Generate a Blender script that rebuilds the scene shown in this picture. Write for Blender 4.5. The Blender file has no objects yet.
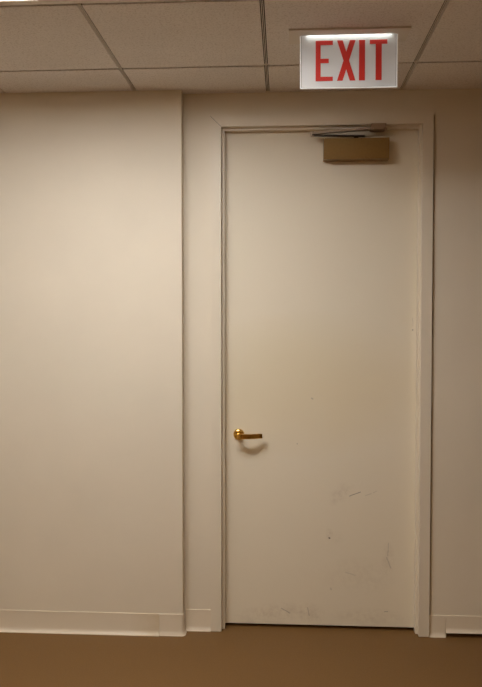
import bpy, bmesh, math
from mathutils import Vector, Matrix

scene = bpy.context.scene
COL = scene.collection
H = 2.5294          # ceiling height
CAM_D = 3.3214
CAM_H = 1.4775

# ------------------------------------------------------------------ helpers
def obj(name, bm, mat, parent=None, smooth=False, bevel=0.0):
    if bevel:
        bmesh.ops.bevel(bm, geom=[e for e in bm.edges if e.is_manifold and e.calc_face_angle(0) > 0.5],
                        offset=bevel, segments=2, profile=0.6, affect='EDGES', clamp_overlap=True)
    bmesh.ops.recalc_face_normals(bm, faces=bm.faces)
    me = bpy.data.meshes.new(name)
    bm.to_mesh(me); bm.free()
    if smooth:
        for p in me.polygons: p.use_smooth = True
        try: me.set_sharp_from_angle(angle=math.radians(35))
        except Exception: pass
    me.materials.append(mat)
    o = bpy.data.objects.new(name, me)
    COL.objects.link(o)
    if parent is not None:
        o.parent = parent
    return o

def tag(o, label=None, cat=None, kind=None, group=None):
    if label: o['label'] = label
    if cat: o['category'] = cat
    if kind: o['kind'] = kind
    if group: o['group'] = group
    return o

def box(bm, x0, x1, y0, y1, z0, z1):
    v = [bm.verts.new((x, y, z)) for x in (x0, x1) for y in (y0, y1) for z in (z0, z1)]
    for f in ((0, 1, 3, 2), (4, 6, 7, 5), (0, 4, 5, 1), (2, 3, 7, 6), (0, 2, 6, 4), (1, 5, 7, 3)):
        bm.faces.new([v[i] for i in f])
    return v

def boxes(*L):
    bm = bmesh.new()
    for b in L: box(bm, *b)
    return bm

def prism_xz(bm, pts, y0, y1):
    a = [bm.verts.new((x, y0, z)) for x, z in pts]
    b = [bm.verts.new((x, y1, z)) for x, z in pts]
    bm.faces.new(a); bm.faces.new(b[::-1])
    n = len(pts)
    for i in range(n):
        bm.faces.new((a[i], b[i], b[(i + 1) % n], a[(i + 1) % n]))

def sweep(bm, path, prof):
    """sweep a (out, z) profile along an XY path; 'out' is to the right of travel"""
    rings = []
    n = len(path)
    for i, p in enumerate(path):
        p = Vector(p)
        d1 = (p - Vector(path[i - 1])).normalized() if i > 0 else None
        d2 = (Vector(path[i + 1]) - p).normalized() if i < n - 1 else None
        if d1 is None: d1 = d2
        if d2 is None: d2 = d1
        n1 = Vector((d1.y, -d1.x)); n2 = Vector((d2.y, -d2.x))
        m = (n1 + n2).normalized(); k = 1 / max(.3, m.dot(n1))
        rings.append([bm.verts.new((p.x + m.x * k * o, p.y + m.y * k * o, z)) for o, z in prof])
    q = len(prof)
    for i in range(n - 1):
        for j in range(q):
            bm.faces.new((rings[i][j], rings[i][(j + 1) % q], rings[i + 1][(j + 1) % q], rings[i + 1][j]))
    bm.faces.new(rings[0]); bm.faces.new(rings[-1][::-1])

def tube(bm, pts, rad, seg=16, sx=1.0, sz=1.0):
    """round/oval tube through 3-D points; rad is one number or one per point"""
    rings = []
    n = len(pts)
    pts = [Vector(p) for p in pts]
    if not hasattr(rad, '__len__'): rad = [rad] * n
    up = Vector((0, 0, 1))
    for i, p in enumerate(pts):
        t = (pts[min(i + 1, n - 1)] - pts[max(i - 1, 0)]).normalized()
        s = t.cross(up)
        s = s.normalized() if s.length > 1e-4 else Vector((1, 0, 0))
        u = s.cross(t).normalized()
        rings.append([bm.verts.new(p + s * math.cos(a) * rad[i] * sx + u * math.sin(a) * rad[i] * sz)
                      for a in [2 * math.pi * k / seg for k in range(seg)]])
    for i in range(n - 1):
        for j in range(seg):
            bm.faces.new((rings[i][j], rings[i][(j + 1) % seg], rings[i + 1][(j + 1) % seg], rings[i + 1][j]))
    bm.faces.new(rings[0][::-1]); bm.faces.new(rings[-1])

def lathe_y(bm, cx, cz, prof, seg=40):
    """profile of (radius, y) revolved around an axis along Y"""
    rings = [[bm.verts.new((cx + r * math.cos(2 * math.pi * k / seg), y, cz + r * math.sin(2 * math.pi * k / seg)))
              for k in range(seg)] for r, y in prof]
    for i in range(len(prof) - 1):
        for j in range(seg):
            bm.faces.new((rings[i][j], rings[i][(j + 1) % seg], rings[i + 1][(j + 1) % seg], rings[i + 1][j]))
    bm.faces.new(rings[0][::-1]); bm.faces.new(rings[-1])

# ---------------------------------------------------------------- materials
class NT:
    def __init__(s, name):
        s.m = bpy.data.materials.new(name); s.m.use_nodes = True
        s.t = s.m.node_tree; s.n = s.t.nodes; s.l = s.t.links
        s.b = s.n['Principled BSDF']; s.out = s.n['Material Output']
        s.tc = s.n.new('ShaderNodeTexCoord').outputs['Object']
    def noise(s, scale, detail=3, rough=.55, vec=None):
        n = s.n.new('ShaderNodeTexNoise'); n.inputs['Scale'].default_value = scale
        n.inputs['Detail'].default_value = detail; n.inputs['Roughness'].default_value = rough
        s.l.new(vec if vec is not None else s.tc, n.inputs['Vector']); return n.outputs['Fac']
    def math(s, op, a, b=None, clamp=False):
        n = s.n.new('ShaderNodeMath'); n.operation = op; n.use_clamp = clamp
        for i, v in enumerate((a, b)):
            if v is None: continue
            if isinstance(v, (int, float)): n.inputs[i].default_value = v
            else: s.l.new(v, n.inputs[i])
        return n.outputs[0]
    def remap(s, v, a, b, c=0., d=1.):
        n = s.n.new('ShaderNodeMapRange'); n.clamp = True
        s.l.new(v, n.inputs['Value'])
        for k, x in (('From Min', a), ('From Max', b), ('To Min', c), ('To Max', d)): n.inputs[k].default_value = x
        return n.outputs[0]
    def mix(s, f, a, b):
        n = s.n.new('ShaderNodeMix'); n.data_type = 'RGBA'
        if isinstance(f, (int, float)): n.inputs[0].default_value = f
        else: s.l.new(f, n.inputs[0])
        for i, v in ((6, a), (7, b)):
            if isinstance(v, tuple): n.inputs[i].default_value = (*v, 1)
            else: s.l.new(v, n.inputs[i])
        return n.outputs[2]
    def bump(s, h, dist, strength=.5):
        n = s.n.new('ShaderNodeBump'); n.inputs['Distance'].default_value = dist
        n.inputs['Strength'].default_value = strength
        s.l.new(h, n.inputs['Height']); s.l.new(n.outputs[0], s.b.inputs['Normal'])
    def base(s, c):
        if isinstance(c, tuple): s.b.inputs['Base Color'].default_value = (*c, 1)
        else: s.l.new(c, s.b.inputs['Base Color'])
    def set(s, rough=.5, metal=0., spec=.5):
        s.b.inputs['Roughness'].default_value = rough; s.b.inputs['Metallic'].default_value = metal
        s.b.inputs['Specular IOR Level'].default_value = spec

def paint(name, col, rough=.55, spec=.35, amp=.03, bump=.0004):
    t = NT(name)
    f = t.remap(t.noise(2.3, 4), .3, .7)
    t.base(t.mix(f, tuple(c * (1 - amp) for c in col), tuple(min(1, c * (1 + amp)) for c in col)))
    t.set(rough, 0, spec)
    t.bump(t.noise(420, 2), bump, .35)
    return t.m

def plain(name, col, rough=.5, metal=0., spec=.5, nscale=60, amp=.06):
    t = NT(name)
    f = t.remap(t.noise(nscale, 3), .3, .7)
    t.base(t.mix(f, tuple(c * (1 - amp) for c in col), tuple(min(1, c * (1 + amp)) for c in col)))
    t.set(rough, metal, spec)
    return t.m

def emit(name, col, strength, base=(.8, .8, .8)):
    t = NT(name); t.base(base)
    t.b.inputs['Emission Color'].default_value = (*col, 1)
    t.b.inputs['Emission Strength'].default_value = strength
    return t.m

WALL = (.78, .70, .56)
M_wall = paint('wall_paint', WALL, .6, .3)
M_wallfar = paint('bounce_cut_brown', (.33, .23, .15), .6, .3)  # brown chosen to cut bounce on the right and darken the handle's reflection
M_frame = paint('frame_paint', (.78, .70, .56), .42, .45, .02, .0002)
M_base = paint('vinyl_base', (.78, .68, .53), .42, .5, .05, .0003)
M_brass = plain('brass', (.84, .55, .15), .13, 1., .5)
M_closer = plain('bronze_paint', (.29, .165, .045), .30, .30, .5, 90, .05)
M_steel = plain('dull_steel', (.46, .35, .26), .4, .5)
M_bracket = plain('bracket_paint', (.36, .24, .15), .45, .2)
M_dark = plain('dark_steel', (.05, .035, .025), .5, .4)
M_void = plain('dark_gap', (.015, .012, .01), .9)  # near-black colour stands in for shade inside gaps and voids
M_grid = paint('grid_paint', (.78, .72, .65), .5, .3)
M_gridl = M_grid
M_whitemetal = plain('white_metal', (.75, .68, .60), .45)
M_red = emit('red_letter', (.9, .04, .02), .04, (.62, .032, .022))
M_panel = emit('sign_panel', (.98, 1, .97), .055, (.68, .67, .65))
M_rim = emit('acrylic_rim', (1, .97, .93), .22, (.8, .8, .78))
M_rimdark = plain('acrylic_line', (.33, .31, .29), .3)
M_led = emit('led_strip', (.93, 1, .98), 4.5)
M_lamp = emit('lamp_diffuser', (.98, .975, .985), 16.2)

# ceiling tile
t = NT('ceiling_tile')
f = t.remap(t.noise(130, 4, .75), .32, .50)
g = t.remap(t.noise(5, 3), .3, .7)
t.base(t.mix(f, (.64, .59, .55), t.mix(g, (.84, .80, .77), (.88, .84, .81))))
t.set(.9, 0, .1); t.bump(t.noise(130, 4, .75), .0022, .8)
M_tile = t.m

# floor vinyl
t = NT('floor_vinyl')
f = t.remap(t.noise(170, 3, .6), .35, .65)
g = t.remap(t.noise(2.5, 4), .3, .7)
t.base(t.mix(f, (.172, .088, .027), t.mix(g, (.198, .103, .032), (.212, .111, .035))))
t.set(.5, 0, .3); t.bump(t.noise(60, 3), .0006, .25)
M_floor = t.m

# stained base: long left run with a yellowed patch at its right end
t = NT('vinyl_base_stained')
sp = t.n.new('ShaderNodeSeparateXYZ'); t.l.new(t.tc, sp.inputs[0])
patch = t.math('MULTIPLY', t.remap(sp.outputs['X'], -.72, -.585), t.remap(t.noise(14, 4), .25, .6))
patch = t.math('MULTIPLY', patch, .75)
t.base(t.mix(patch, (.76, .665, .52), (.65, .53, .35)))
t.set(.42, 0, .5); t.bump(t.noise(420, 2), .0003, .3)
M_basestain = t.m

# door leaf with scuffs
t = NT('door_paint')
sp = t.n.new('ShaderNodeSeparateXYZ'); t.l.new(t.tc, sp.inputs[0])
X, Z = sp.outputs['X'], sp.outputs['Z']
dn = t.noise(60, 3)
Xn = t.math('ADD', X, t.math('MULTIPLY', t.math('SUBTRACT', dn, .5), .006))
Zn = t.math('ADD', Z, t.math('MULTIPLY', t.math('SUBTRACT', t.noise(45, 3), .5), .006))
def seg(x0, z0, x1, z1, w, soft=1.6):
    L2 = (x1 - x0) ** 2 + (z1 - z0) ** 2
    px = t.math('SUBTRACT', Xn, x0); pz = t.math('SUBTRACT', Zn, z0)
    dot = t.math('ADD', t.math('MULTIPLY', px, x1 - x0), t.math('MULTIPLY', pz, z1 - z0))
    h = t.math('DIVIDE', dot, L2, True)
    dx = t.math('SUBTRACT', px, t.math('MULTIPLY', h, x1 - x0))
    dz = t.math('SUBTRACT', pz, t.math('MULTIPLY', h, z1 - z0))
    d = t.math('SQRT', t.math('ADD', t.math('MULTIPLY', dx, dx), t.math('MULTIPLY', dz, dz)))
    return t.remap(d, w * .4, w * soft, 1, 0)
def blob(x, z, rx, rz, k):
    a = t.math('DIVIDE', t.math('SUBTRACT', X, x), rx); b = t.math('DIVIDE', t.math('SUBTRACT', Z, z), rz)
    d = t.math('ADD', t.math('MULTIPLY', a, a), t.math('MULTIPLY', b, b))
    return t.math('MULTIPLY', t.remap(d, 0, 1, 1, 0), k)
marks = None
for (m, k) in [(seg(.3163, .642, .3684, .662, .0016), .65), (seg(.392, .6455, .42, .655, .0014), .28),
               (seg(.428, .660, .446, .668, .0014), .22), (seg(.2221, .4385, .2235, .4375, .0032), 1.),
               (seg(.607, 1.4306, .6073, 1.4330, .0028), .6), (seg(.607, 1.4872, .607, 1.45, .0012), .3),
               (seg(-.005, .094, .035, .072, .0018), .45), (seg(.120, .100, .128, .062, .0018), .35),
               (seg(.4933, .351, .513, .300, .0022), .28), (seg(.502, .42, .498, .36, .0018), .25),
               (seg(.485, .0896, .50, .0896, .0018), .45), (seg(.137, 1.107, .141, 1.104, .003), .35),
               (seg(.068, .890, .0685, .888, .002), .45), (seg(.23, .197, .231, .190, .003), .25),
               (seg(.30, .275, .345, .262, .0025), .18)]:
    v = t.math('MULTIPLY', m, k)
    marks = v if marks is None else t.math('MAXIMUM', marks, v)
smud = None
for b in [blob(.275, .645, .06, .035, .42), blob(.24, .61, .03, .02, .35), blob(.30, .68, .05, .03, .3),
          blob(.222, .46, .02, .03, .45), blob(.50, .345, .035, .09, .35), blob(.25, .44, .05, .04, .22),
          blob(-.12, .05, .12, .05, .3), blob(.0, .08, .14, .05, .4), blob(.14, .07, .07, .06, .4),
          blob(.42, .06, .20, .05, .3), blob(.14, 1.11, .02, .02, -.3), blob(.36, .26, .2, .10, .2)]:
    smud = b if smud is None else t.math('ADD', smud, b)
smud = t.math('MULTIPLY', smud, t.remap(t.noise(38, 5, .7), .38, .68))
# yellower band across the middle of the leaf
band = blob(.10, 1.17, .62, .36, .85)
band = t.math('MULTIPLY', band, t.remap(t.noise(2.2, 4), .2, .75, .5, 1))
c0 = t.mix(band, (.835, .755, .595), (.79, .68, .465))
c1 = t.mix(t.math('MULTIPLY', t.math('MINIMUM', smud, .6), .65), c0, (.40, .29, .18))
c2 = t.mix(marks, c1, (.10, .065, .04))
t.base(c2); t.set(.5, 0, .35); t.bump(t.noise(420, 2), .0004, .35)
M_door = t.m

# ----------------------------------------------------------------- setting
XL, XR, YB = -2.75, 2.35, -5.2
CX = -.4665          # corner of the wall that stands forward
DX0, DX1 = -.2800, .6290
RX = .764

o = obj('floor', boxes((XL, XR, YB, .30, -.10, 0)), M_floor)
tag(o, 'plain brown vinyl floor in front of the door', 'floor', 'structure')

# the forward wall section (left) with an eased corner
bm = boxes((XL, CX, -.06, .20, 0, H + .1))
o = obj('wall_left', bm, M_wall, bevel=.003)
tag(o, 'cream painted wall section standing forward, left of the door recess', 'wall', 'structure')

bm = boxes((CX, -.3300, 0, .12, 0, H + .1), (-.3300, .6895, 0, .12, 2.414, H + .1),
           (.6895, RX, 0, .12, 0, H + .1), (RX, XR, 0, .12, .022, H + .1), (RX, XR, .035, .12, 0, .022))
o = obj('wall_back', bm, M_wall)
tag(o, 'cream painted wall around the white door', 'wall', 'structure')
tag(obj('wall_right', boxes((XR, XR + .12, YB, .12, 0, H + .1)), M_wallfar), 'unseen side wall right of the door, browned to cut bounce light', 'wall', 'structure')
tag(obj('wall_side', boxes((XL - .12, XL, YB, .20, 0, H + .1)), M_wall), 'cream side wall of the room, far left of the door', 'wall', 'structure')
tag(obj('wall_front', boxes((XL - .12, XR + .12, YB - .12, YB, 0, H + .1)), M_wallfar), 'unseen wall behind the viewer opposite the door, browned to darken reflections', 'wall', 'structure')
# black boxes paint in the darkness behind the leaf and beside the casing
tag(obj('black_backing', boxes((-.34, .69, .26, .30, 0, 2.45), (-.36, -.335, .12, .30, 0, 2.45), (.675, .70, .115, .30, 0, 2.45), (.6826, .6894, .05, .115, 0, 2.413), (-.36, .70, .12, .30, 2.42, 2.45)), M_void),
    'black backing painting the dark gap lines around the closed door and casing', 'wall', 'structure')

# ceiling: one structure; lay-in tiles in a grid with dark reveals
P = .6096
GX, GY = -.072, -.345
lamp_cells = set()
def xs():
    k = math.floor((XL - GX) / P)
    out = []
    while GX + k * P < XR: out.append(GX + k * P); k += 1
    return out
def ys():
    k = 1; out = []
    while GY + k * P > YB - P: out.append(GY + k * P); k -= 1
    return out
LAMP = [(GX - 2 * P, GY - P, 2, 1), (GX - 2 * P, GY - 5 * P, 2, 1), (GX + P, GY - 5 * P, 2, 1)]   # left edge x, near-door edge y, length in cells
def is_lamp(x, ytop):
    for lx, ly, nx, ny in LAMP:
        for q in range(nx):
            for r in range(ny):
                if abs(x - lx - q * P) < .01 and abs(ytop - (ly - r * P)) < .01: return True
    return False
bm = bmesh.new()
s = .0080      # bar half width plus slot
for x in xs():
    for y in ys():
        if is_lamp(x, y): continue
        x0, x1, y0, y1 = max(x + s, XL), min(x + P - s, XR), max(y - P + .0085, YB), min(y - .0065, .0)
        if x1 - x0 < .01 or y1 - y0 < .01: continue
        # clip the tile row at the wall to the forward wall and the back wall
        if y1 > -.06 and x0 < CX:
            if x1 > CX:
                box(bm, x0, CX, y0, -.06, H, H + .015); box(bm, CX, x1, y0, 0, H, H + .015); continue
            y1 = -.06
        box(bm, x0, x1, y0, y1, H, H + .015)
o = obj('ceiling', bm, M_tile)
tag(o, 'suspended ceiling of beige speckled tiles over the door', 'ceiling', 'structure')
bm = bmesh.new()
def runs(x):
    cuts = [(ly - ny * P, ly) for lx, ly, nx, ny in LAMP if nx == 2 and abs(x - lx - P) < .01]
    y = -.06 if x < CX else 0.
    out = []
    for a, b_ in sorted(cuts, reverse=True):
        out.append((b_, y)); y = a
    out.append((YB, y)); return out
for x in xs():
    if XL < x < XR:
        for a, b_ in runs(x):
            box(bm, x - .0042, x - .0016, a, b_, H - .0005, H + .004)
            box(bm, x + .0016, x + .0042, a, b_, H - .0005, H + .004)
for y in ys():
    if YB < y < -.06:
        box(bm, XL, XR, y - .0025, y + .0035, H + .0035, H + .0075)
g = obj('ceiling_grid', bm, M_grid, o)
bm = bmesh.new()
for x in xs():
    if XL < x < XR:
        for a, b_ in runs(x): box(bm, x - .0115, x + .0115, a, b_, H + .0078, H + .012)
for y in ys():
    if YB < y < -.06: box(bm, XL, XR, y - .0115, y + .0115, H + .0125, H + .0148)
obj('grid_shadow_gap', bm, M_void, o)
bm = boxes((XL, XR, YB, 0, H + .115, H + .15))
obj('ceiling_void', bm, M_void, o)

# ceiling lights
def ceiling_light(x, ytop, nx, ny, label, strength_mat, group):
    r = bpy.data.objects.new('ceiling_light', None); COL.objects.link(r)
    r.location = (x + nx * P / 2, ytop - ny * P / 2, H)
    hw, hl = nx * P / 2 - .009, ny * P / 2 - .009
    bm = boxes((-hw, hw, -hl, -hl + .02, -.001, .012), (-hw, hw, hl - .035, hl, -.001, .012),
               (-hw, -hw + .02, -hl + .02, hl - .02, -.001, .012), (hw - .02, hw, -hl + .02, hl - .02, -.001, .012))
    obj('lamp_frame', bm, M_whitemetal, r)
    d = .034
    obj('lamp_housing', boxes((-hw, -hw + .012, -hl, hl, .012, d + .02), (hw - .012, hw, -hl, hl, .012, d + .02),
                              (-hw + .012, hw - .012, -hl, -hl + .012, .012, d + .02), (-hw + .012, hw - .012, hl - .012, hl, .012, d + .02),
                              (-hw + .012, hw - .012, -hl + .012, hl - .012, d + .008, d + .02)), M_whitemetal, r)
    obj('diffuser', boxes((-hw + .014, hw - .014, -hl + .014, hl - .014, d, d + .006)), strength_mat, r)
    tag(r, label, 'ceiling light', None, group)
    return r
M_fill_left = emit('fill_diffuser_left', (1, .79, .48), 12.0)  # added unseen fill, brightens the left wall and ceiling
M_fill_right = emit('fill_diffuser_right', (1, .70, .38), 1.0)  # added unseen fill, faint warm ambient on the right
ceiling_light(*LAMP[0], 'lit rectangular ceiling light panel at the top left edge of the picture', M_lamp, None)
ceiling_light(*LAMP[1], 'added fill light panel, unseen behind the viewer on the left', M_fill_left, None)
ceiling_light(*LAMP[2], 'added faint fill light panel, unseen behind the viewer on the right', M_fill_right, None)

# baseboards (vinyl cove base): profile out/z
BH = .1
def cove(th=.0032, h=BH, toe=.017, z0=0.):
    return [(0, z0), (0, z0 + h), (th, z0 + h - .001), (th, z0 + .022), (th + .0015, z0 + .012), (th + .005, z0 + .006),
            (th + toe * .6, z0 + .0025), (th + toe, z0 + .0015), (th + toe, z0)]
def base(name, path, mat, label, **k):
    bm = bmesh.new(); sweep(bm, path, cove(**k))
    return tag(obj(name, bm, mat, smooth=True), label, 'baseboard', 'structure')
r3 = .006
arc = [(CX - r3 + r3 * math.sin(a), -.06 + r3 - r3 * math.cos(a)) for a in [math.radians(d) for d in (0, 22, 45, 67, 90)]]
# paths run left to right along the wall; 'out' is to the right of travel (towards the room, -Y)
base('baseboard_left', [(XL, -.06), (-1.6, -.06), (-.5765, -.06)], M_basestain,
     'long cream cove baseboard on the forward wall, yellow-stained near its right end')
base('baseboard_left_corner', [(-.5745, -.0605)] + [(x + (.0005 if i == 4 else 0), y - .0005) for i, (x, y) in enumerate(arc)] + [(CX, -.020)], M_base,
     'short clean baseboard piece wrapped around the corner of the forward wall', th=.0036, toe=.010)
base('baseboard_back', [(CX + .005, 0), (-.3400, 0)], M_base,
     'short baseboard piece between the wall corner and the left door casing', th=.004, toe=.012)
base('baseboard_right', [(.6835, 0), (RX - .005, 0)], M_base,
     'short baseboard piece just right of the door casing', th=.004, toe=.012)
base('baseboard_right_raised', [(RX - .003, 0), (XR, 0)], M_base,
     'baseboard at the right picture edge sitting slightly above the floor', th=.0032, h=.078, toe=.012, z0=.022)

# door frame: casing + rebate + stop, one welded frame
FY = -.015
bm = bmesh.new()
prism_xz(bm, [(-.3390, .002), (-.2885, .002), (-.2885, 2.3725), (.6340, 2.3725), (.6340, .002), (.6825, .002), (.6825, 2.4225), (-.3390, 2.4225)], FY, .10)
frame = obj('trim_1', bm, M_frame, bevel=.0025)
tag(frame, 'cream painted frame around the door with mitred top corners', 'door frame', 'structure')
obj('door_stop', boxes((-.2875, -.2745, .014, .0485, .002, 2.3725)), M_frame, frame, bevel=.002)
obj('door_stop', boxes((.6235, .6340, .014, .0485, .002, 2.3725)), M_frame, frame, bevel=.002)
obj('door_stop', boxes((-.2745, .6235, .014, .0485, 2.3610, 2.3725)), M_frame, frame, bevel=.002)
# thin mitre crack, top left
bm = bmesh.new()
prism_xz(bm, [(-.3380, 2.4207), (-.3372, 2.4214), (-.2882, 2.3736), (-.2890, 2.3728)], FY - .0003, FY + .001)
obj('mitre_joint', bm, M_dark, frame)

# door leaf
door = obj('door_1', boxes((DX0, DX1, .070, .114, .017, 2.366)), M_door, bevel=.0015)
door.location.y = -.020
tag(door, 'tall cream flush door with scuff marks near the bottom and a brass lever', 'door', 'structure')

# lever handle
hx, hz = -.2095, .9320
bm = bmesh.new()
lathe_y(bm, hx, hz, [(.0262, .0705), (.0268, .066), (.0258, .0630), (.0235, .0600), (.0190, .0575), (.0140, .0560)])
handle = obj('door_handle', bm, M_brass, door, smooth=True)
handle['label'] = 'brass lever handle on a round rose'
bm = bmesh.new()
lathe_y(bm, hx, hz, [(.0125, .060), (.0110, .052), (.0105, .030), (.0125, .006)])
obj('spindle_neck', bm, M_brass, handle, smooth=True)
bm = bmesh.new()
pts, rad = [], []
for i in range(15):
    u = i / 14
    x = hx - .012 + u * .124
    y = .014 - .012 * math.sin(min(1, u * 1.15) * math.pi) + .014 * u ** 2
    pts.append((x, y, hz - .001 * u, (.0122 if u < .3 else .0122 - .0016 * (u - .3)) if 0 < i < 14 else .0108))
def flat_bar(bm, pts, th):
    rings = []
    for i, (x, y, z, h) in enumerate(pts):
        a, c = pts[max(i - 1, 0)], pts[min(i + 1, len(pts) - 1)]
        t = Vector((c[0] - a[0], c[1] - a[1], 0)).normalized(); n = Vector((t.y, -t.x, 0)); q = .0022
        ring = []
        for u, v in ((th, h - q), (th - q, h), (q - th, h), (-th, h - q), (-th, q - h), (q - th, -h), (th - q, -h), (th, q - h)):
            ring.append(bm.verts.new((x + n.x * u, y + n.y * u, z + v)))
        rings.append(ring)
    for i in range(len(rings) - 1):
        for j in range(8):
            bm.faces.new((rings[i][j], rings[i][(j + 1) % 8], rings[i + 1][(j + 1) % 8], rings[i + 1][j]))
    bm.faces.new(rings[0][::-1]); bm.faces.new(rings[-1])
flat_bar(bm, pts, .0062)
obj('lever', bm, M_brass, handle, smooth=True)

# door closer on the leaf
bm = boxes((.1905, .4850, .012, .0695, 2.2175, 2.3135))
closer = obj('door_closer', bm, M_closer, door, bevel=.009, smooth=True)
closer['label'] = 'bronze painted box of the overhead door closer'
obj('end_cap', boxes((.1860, .1955, .0145, .0690, 2.2195, 2.3115)), M_closer, closer, bevel=.004)
bm = bmesh.new(); 
# lower arm from the spindle out to the elbow
prism_xz(bm, [(.131, 2.3225), (.131, 2.3265), (.372, 2.3195), (.372, 2.3160)], -.012, .014)
obj('closer_arm', bm, M_dark, closer, bevel=.001)  # dark colour also stands in for shade between arm and cover
# upper arm from the elbow back to the bracket
bm = bmesh.new()
prism_xz(bm, [(.124, 2.3285), (.124, 2.3375), (.425, 2.3570), (.425, 2.3490)], -.010, .012)
obj('closer_arm', bm, M_steel, closer, bevel=.001)
bm = bmesh.new(); tube(bm, [(.133, .001, 2.3180), (.133, .001, 2.3420)], .0085, 16)
obj('elbow_pivot', bm, M_steel, closer, smooth=True)
bm = bmesh.new(); tube(bm, [(.335, .030, 2.3100), (.335, .030, 2.3235)], .011, 16)
obj('arm_spindle', bm, M_dark, closer, smooth=True)
bm = boxes((.400, .467, -.012, .062, 2.3520, 2.3722), (.412, .455, -.014, .010, 2.345, 2.353))
obj('arm_bracket', bm, M_bracket, closer, bevel=.002)
bm = bmesh.new(); tube(bm, [(.462, -.004, 2.349), (.472, -.004, 2.349)], .005, 12)
obj('bracket_screw', bm, M_steel, closer, smooth=True)

# --------------------------------------------------------------- exit sign
SY = -.650
sign = bpy.data.objects.new('exit_sign', None); COL.objects.link(sign)
sign.location = (.239, SY, H)
tag(sign, 'lit white EXIT sign with red letters hanging from the ceiling before the door', 'exit sign')
def sb(*L):
    return boxes(*[(a - .239, b - .239, c - SY, d - SY, e - H, f - H) for a, b, c, d, e, f in L])
obj('canopy', sb((.020, .456, -.712, SY - .018, 2.5225, H - .0006), (.020, .456, SY + .018, -.588, 2.5225, H - .0006), (.020, .060, SY - .018, SY + .018, 2.5225, H - .0006), (.418, .456, SY - .018, SY + .018, 2.5225, H - .0006)), M_grid, sign, bevel=.001)
obj('led_strip', sb((.085, .395, SY - .0160, SY - .0060, 2.5282, 2.5290), (.085, .395, SY + .0060, SY + .0160, 2.5282, 2.5290)), M_led, sign)
PZ0 = 2.3338
obj('panel', sb((.0665, .4115, SY - .003, SY + .003, PZ0 + .0045, 2.5278)), M_panel, sign)
rim = obj('acrylic_edge', sb((.0610, .0640, SY - .0045, SY + .0045, PZ0, 2.525), (.4140, .4170, SY - .0045, SY + .0045, PZ0, 2.525),
            (.0640, .4140, SY - .0045, SY + .0045, PZ0, PZ0 + .003)), M_rim, sign)
obj('edge_groove', sb((.0640, .0665, SY - .0022, SY + .0022, PZ0 + .003, 2.525), (.4115, .4140, SY - .0022, SY + .0022, PZ0 + .003, 2.525),
            (.0665, .4115, SY - .0022, SY + .0022, PZ0 + .003, PZ0 + .0045)), M_rimdark, sign)
LT, LB = 2.5068, 2.3600
HH = LT - LB
def letter(polys, x0, back=False):
    bm = bmesh.new()
    for p in polys:
        pts = [((x0 - .239 + a), LB + b - H) for a, b in p]
        prism_xz(bm, pts, -.0042, -.0031)
    return obj('letter', bm, M_red, sign)
b = .0155
letter([[(0, 0), (.063, 0), (.063, b), (.018, b), (.018, HH / 2 - .008), (.048, HH / 2 - .008), (.048, HH / 2 + .008),
         (.018, HH / 2 + .008), (.018, HH - b), (.063, HH - b), (.063, HH), (0, HH)]], .1185)
W, S = .0675, .0205
tt = (W / 2 - S) / (W - S); k = HH / 2 - HH * tt
letter([[(0, 0), (S, 0), (W / 2, HH / 2 - k), (W - S, 0), (W, 0), (W / 2 + S / 2, HH / 2), (W, HH), (W - S, HH),
         (W / 2, HH / 2 + k), (S, HH), (0, HH), (W / 2 - S / 2, HH / 2)]], .197)
letter([[(0, 0), (.0215, 0), (.0215, HH), (0, HH)]], .2775)
letter([[(.0215, 0), (.0435, 0), (.0435, HH - b), (.064, HH - b), (.064, HH), (0, HH), (0, HH - b), (.0215, HH - b)]], .3165)

# ------------------------------------------------------------------ camera
f = 710.
yaw = math.atan(42 / f); pitch = -math.atan(23.5 / math.hypot(f, 42))
cam = bpy.data.cameras.new('camera'); co = bpy.data.objects.new('camera', cam); COL.objects.link(co)
cam.sensor_fit = 'AUTO'; cam.sensor_width = 36; cam.lens = f * 36 / 687
co.location = (0, -CAM_D, CAM_H)
co.rotation_euler = (math.pi / 2 + pitch, 0, yaw)
scene.camera = co

w = bpy.data.worlds.new('world'); scene.world = w; w.use_nodes = True
w.node_tree.nodes['Background'].inputs[0].default_value = (.05, .04, .03, 1)
w.node_tree.nodes['Background'].inputs[1].default_value = .1

vs = scene.view_settings
vs.view_transform = 'Standard'; vs.look = 'None'; vs.gamma = 1; vs.use_curve_mapping = False
vs.exposure = 0.25
